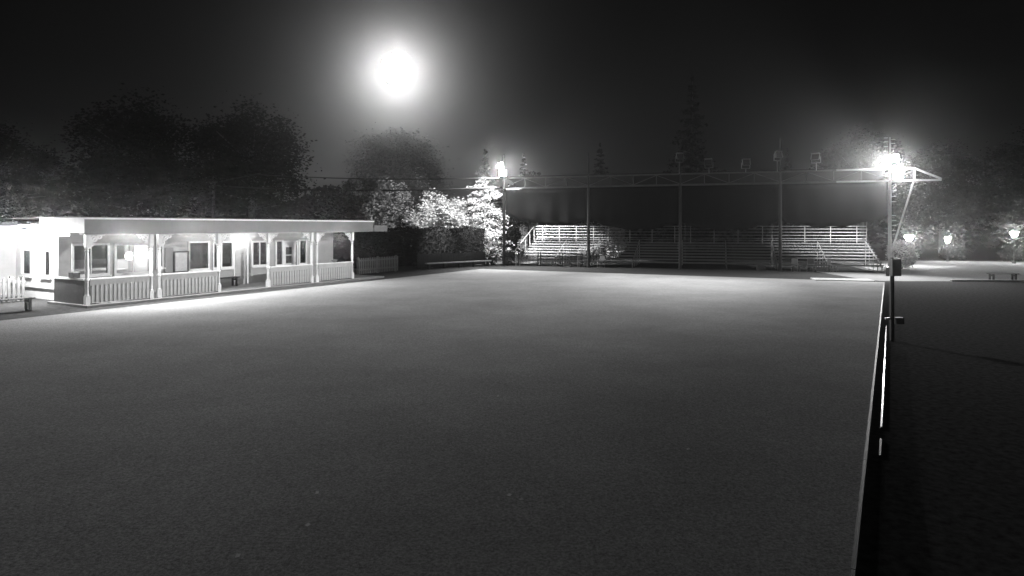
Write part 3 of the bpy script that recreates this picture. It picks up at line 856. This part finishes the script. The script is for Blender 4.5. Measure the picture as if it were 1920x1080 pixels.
def conifer_mesh(h, rx, levels, per, ls, m, seed, base=0.4, dens=16):
    random.seed(seed)
    tr = MB(); cr = MB()
    tr.cyl((0, 0, 0), (0, 0, h), h * 0.022, 0.02, 8)
    for L_ in range(levels):
        f = L_ / (levels - 1)
        z = base + (h - base) * f
        r_ = rx * (1 - f) ** 0.85 * random.uniform(0.8, 1.1) + 0.15
        nb_ = max(4, int(per * (1 - 0.5 * f)))
        a0 = random.uniform(0, 6)
        zl = z
        for k_ in range(nb_):
            a = a0 + 2 * PI * k_ / nb_ + random.uniform(-.4, .4)
            z = zl + random.uniform(-0.5, 0.5) * (h - base) / levels
            rr = r_ * random.uniform(0.45, 1.2)
            tip = Vector((math.cos(a) * rr, math.sin(a) * rr, z - rr * random.uniform(-0.05, 0.38)))
            root_ = Vector((0, 0, z))
            if rr > 0.7: tr.cyl(tuple(root_), tuple(tip), 0.03, 0.008, 4, False)
            cnt = int(dens * (0.4 + rr / rx))
            for _ in range(cnt):
                q = random.random() ** 0.7
                p = root_.lerp(tip, q) + Vector((0, 0, -0.18 * rr * q * (1 - q)))
                wd = 0.24 * rr * (1 - q * 0.5)
                p += Vector((random.gauss(0, wd * .5), random.gauss(0, wd * .5), random.gauss(0, 0.05 + 0.03 * rr)))
                leaf(cr, p, ls * random.uniform(0.6, 1.2), 0.5)
    return tr.mesh('trunk', M['bark'], True), cr.mesh('crown', m)

def plant(name, label, cat, meshes, x, y, sc=1.0, rz=0.0, group=None, sz=None):
    t = thing(name, label, cat, (x, y, 0), rz, group)
    for nm, me in zip(('trunk', 'crown'), meshes):
        o = link_mesh(nm, me, t)
    t.scale = (sc, sc, sz or sc)
    return t

# lit tree behind the hedge and the lit conifer beside the stand
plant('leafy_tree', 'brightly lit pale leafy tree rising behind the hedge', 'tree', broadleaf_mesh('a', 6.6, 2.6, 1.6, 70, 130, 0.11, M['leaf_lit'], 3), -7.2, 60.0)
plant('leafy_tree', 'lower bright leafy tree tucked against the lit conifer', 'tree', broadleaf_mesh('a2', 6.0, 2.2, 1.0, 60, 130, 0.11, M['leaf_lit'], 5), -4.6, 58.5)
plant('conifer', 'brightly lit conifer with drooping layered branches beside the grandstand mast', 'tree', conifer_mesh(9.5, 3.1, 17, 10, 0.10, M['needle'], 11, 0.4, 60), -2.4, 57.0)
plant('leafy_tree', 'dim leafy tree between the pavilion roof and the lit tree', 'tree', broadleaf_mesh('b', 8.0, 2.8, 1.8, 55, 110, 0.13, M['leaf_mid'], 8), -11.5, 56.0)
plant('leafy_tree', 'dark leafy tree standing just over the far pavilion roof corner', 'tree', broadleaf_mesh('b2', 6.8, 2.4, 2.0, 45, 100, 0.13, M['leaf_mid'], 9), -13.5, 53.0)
bigA = broadleaf_mesh('c', 18.5, 7.2, 3.0, 150, 180, 0.17, M['leaf_mid'], 21)
bigB = broadleaf_mesh('d', 15.0, 6.0, 3.0, 120, 190, 0.17, M['leaf_dark'], 22)
conA = conifer_mesh(20.0, 4.6, 30, 10, 0.2, M['needle_dark'], 31, 1.0, 44)
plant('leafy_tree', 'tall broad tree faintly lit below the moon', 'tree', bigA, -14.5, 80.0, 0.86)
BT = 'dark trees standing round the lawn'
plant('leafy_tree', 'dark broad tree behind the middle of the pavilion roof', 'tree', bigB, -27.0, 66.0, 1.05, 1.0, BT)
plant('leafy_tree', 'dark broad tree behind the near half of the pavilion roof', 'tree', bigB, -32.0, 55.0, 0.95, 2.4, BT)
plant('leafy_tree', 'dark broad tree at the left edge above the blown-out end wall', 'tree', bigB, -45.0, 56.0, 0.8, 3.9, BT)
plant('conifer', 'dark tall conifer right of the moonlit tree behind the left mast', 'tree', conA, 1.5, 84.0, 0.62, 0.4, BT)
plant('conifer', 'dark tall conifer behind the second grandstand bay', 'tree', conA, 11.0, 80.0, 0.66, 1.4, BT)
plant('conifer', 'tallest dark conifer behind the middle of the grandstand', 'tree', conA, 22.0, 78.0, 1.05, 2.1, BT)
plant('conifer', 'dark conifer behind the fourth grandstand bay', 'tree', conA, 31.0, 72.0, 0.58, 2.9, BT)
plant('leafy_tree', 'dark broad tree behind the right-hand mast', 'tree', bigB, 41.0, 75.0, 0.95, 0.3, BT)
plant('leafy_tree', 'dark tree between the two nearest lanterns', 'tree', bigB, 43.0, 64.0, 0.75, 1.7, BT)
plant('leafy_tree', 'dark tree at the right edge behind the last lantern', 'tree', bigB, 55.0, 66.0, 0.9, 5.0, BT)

random.seed(55)
fw = MB()
for _ in range(42000):
    a = random.uniform(-1.05, 1.05)
    d_ = random.uniform(96, 112)
    top = 8.5 + 2.2 * math.sin(a * 9) + 1.6 * math.sin(a * 23 + 1) + 0.8 * math.sin(a * 61)
    leaf(fw, (d_ * math.sin(a), d_ * math.cos(a), top * random.random() ** 0.6), random.uniform(0.3, 0.6))
fw = fw.build('far_wood', M['leaf_dark'])
fw['kind'] = 'stuff'; tag(fw, 'dark mass of far woodland closing the view behind everything', 'woodland')

def shrub_mesh(rx, h, n, ls, m, seed, wob=0.14):
    random.seed(seed)
    cr = MB(); st = MB()
    for k_ in range(5):
        a = k_ * 1.3
        st.cyl((0, 0, 0), (math.cos(a) * rx * .5, math.sin(a) * rx * .5, h * .6), 0.03, 0.01, 5, False)
    for _ in range(n):
        v = Vector((random.gauss(0, 1), random.gauss(0, 1), random.gauss(0, 1))).normalized()
        v *= random.uniform(.7, 1.03) * (1 + wob * (math.sin(v.x * 5 + seed) * math.sin(v.y * 6 + 1) + math.sin(v.z * 7 + v.x * 3)))
        leaf(cr, (v.x * rx, v.y * rx, h * .5 + v.z * h * .5 + 0.05), ls * random.uniform(.6, 1.3))
    return st.mesh('stem', M['bark']), cr.mesh('foliage', m)
def shrub(label, me, x, y, sc=1.0, rz=0.0, group=None):
    t = thing('shrub', label, 'shrub', (x, y, 0), rz, group)
    for nm, mm in zip(('stem', 'foliage'), me): link_mesh(nm, mm, t)
    t.scale = (sc, sc, sc)
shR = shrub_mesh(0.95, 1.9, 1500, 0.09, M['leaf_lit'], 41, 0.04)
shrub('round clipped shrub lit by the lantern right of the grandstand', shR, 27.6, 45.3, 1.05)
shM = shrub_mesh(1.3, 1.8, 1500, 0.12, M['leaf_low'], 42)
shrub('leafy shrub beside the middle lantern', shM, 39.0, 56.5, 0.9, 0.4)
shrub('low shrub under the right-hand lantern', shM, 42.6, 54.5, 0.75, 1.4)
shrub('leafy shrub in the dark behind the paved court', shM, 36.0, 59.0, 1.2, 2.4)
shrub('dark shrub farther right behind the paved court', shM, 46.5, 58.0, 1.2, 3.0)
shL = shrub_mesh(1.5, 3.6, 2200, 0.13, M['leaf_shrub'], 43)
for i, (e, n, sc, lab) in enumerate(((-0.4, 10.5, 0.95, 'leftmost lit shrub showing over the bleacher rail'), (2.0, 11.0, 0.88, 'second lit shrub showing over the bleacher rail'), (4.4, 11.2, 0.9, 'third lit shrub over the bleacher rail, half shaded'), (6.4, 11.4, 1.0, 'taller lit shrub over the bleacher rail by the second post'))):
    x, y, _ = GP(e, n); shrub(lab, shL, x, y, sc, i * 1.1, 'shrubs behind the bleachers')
shF = shrub_mesh(0.55, 1.0, 500, 0.07, M['leaf_mid'], 44)
for i, (x, y, lab) in enumerate(((-1.6, 50.2, 'small shrub at the foot of the left grandstand post'), (-0.3, 50.0, 'small shrub right at the grandstand corner before the handrail'))):
    shrub(lab, shF, x, y, 1.1, i * 2.0)

# clipped hedge closing the far left corner
random.seed(77)
hx0, hy0, hx1, hy1 = -13.5, 44.5, -2.3, 53.0
hl = math.hypot(hx1 - hx0, hy1 - hy0); ha = math.atan2(hy1 - hy0, hx1 - hx0)
hg = thing('hedge', 'tall clipped dark hedge between the pavilion and the grandstand', 'hedge', (hx0, hy0, 0), ha)
MB().box(0.1, hl - 0.1, 0.12, 0.78, 0, 2.7).build('core', M['fabric'], hg)
cr = MB()
for _ in range(9000):
    x = random.uniform(0, hl); r_ = random.random()
    if r_ < 0.62: leaf(cr, (x, random.gauss(0.03, 0.05), random.uniform(0.02, 2.85)), 0.08)
    elif r_ < 0.9: leaf(cr, (x, random.uniform(0, 0.9), 2.82 + random.gauss(0, 0.07) + 0.08 * math.sin(x * 2.1)), 0.08)
    else: leaf(cr, (hl + random.gauss(0, .05), random.uniform(0, 0.9), random.uniform(0, 2.85)), 0.08)
cr.build('foliage', M['leaf_dark'], hg)
# low board fence and the long beam before the hedge
bx0, by0, bx1, by1 = -6.6, 45.3, -2.0, 49.6
ln = math.hypot(bx1 - bx0, by1 - by0); ba = math.atan2(by1 - by0, bx1 - bx0)
t = thing('board_fence', 'low weathered board fence at the foot of the hedge', 'fence', (bx0, by0, 0), ba)
bm = MB().box(0, 0.145, 0, 0.025, 0.1, 1.05).mesh('board', M['darkwood'])
for i in range(int(ln / 0.155)): link_mesh('board', bm, t, (i * 0.155, 0, random.uniform(-.02, .02)))
for z in (0.3, 0.8): MB().box(0, ln, 0.026, 0.07, z, z + 0.09).build('rail', M['darkwood'], t)
for i in range(4): MB().box(i * (ln - .1) / 3, i * (ln - .1) / 3 + .1, 0.071, 0.17, 0, 1.1).build('fence_post', M['darkwood'], t)
t = thing('long_beam_seat', 'long pale beam seat running before the low board fence', 'bench', (bx0 + 0.55, by0 - 0.25, 0), ba - 0.02)
MB().box(0, ln - 0.4, -0.16, 0.16, 0.36, 0.44).build('seat', M['white'], t)
for i in range(5): MB().box(0.15 + i * (ln - .9) / 4, 0.3 + i * (ln - .9) / 4, -0.1, 0.1, 0, 0.36).build('leg', M['darkwood'], t)

# leaves fallen on the lawn
lf = MB()
lf.add([(-.03, 0, .004), (0, -.02, .002), (.03, 0, .012), (0, .02, .022), (0.0, 0.0, 0.010)], [(0, 1, 4), (1, 2, 4), (2, 3, 4), (3, 0, 4)])
lme = lf.mesh('fallen_leaf', leafmat('dry_leaf', 0.68, 0.5))
for X, Y in ((-3.33, 8.37), (-3.41, 8.51), (-2.18, 7.16), (-0.03, 7.1), (0.1, 6.99), (-2.48, 5.79), (-6.88, 12.41), (2.36, 8.57), (5.43, 18.0), (-0.25, 11.25), (-2.04, 6.39)):
    o = link_mesh('fallen_leaf', lme, None, (X, Y, 0.016), random.uniform(0, 6))
    tag(o, 'tiny pale fallen leaf lying on the open dark lawn', 'leaf', 'fallen leaves on the lawn')

# ================================================================== thin night haze
hz = MB().box(-300, 300, -130, 300, -1.0, 27.0).build('haze', M['dark'])
hz.data.materials.clear()
hm = bpy.data.materials.new('thin_haze'); hm.use_nodes = True
hn = hm.node_tree
hn.nodes.remove(hn.nodes['Principled BSDF'])
pv = hn.nodes.new('ShaderNodeVolumePrincipled')
pv.inputs['Color'].default_value = (0.95, 0.95, 0.95, 1)
pv.inputs['Density'].default_value = HAZE
pv.inputs['Anisotropy'].default_value = 0.955
hn.links.new(pv.outputs[0], hn.nodes['Material Output'].inputs['Volume'])
hz.data.materials.append(hm)
hz['kind'] = 'stuff'
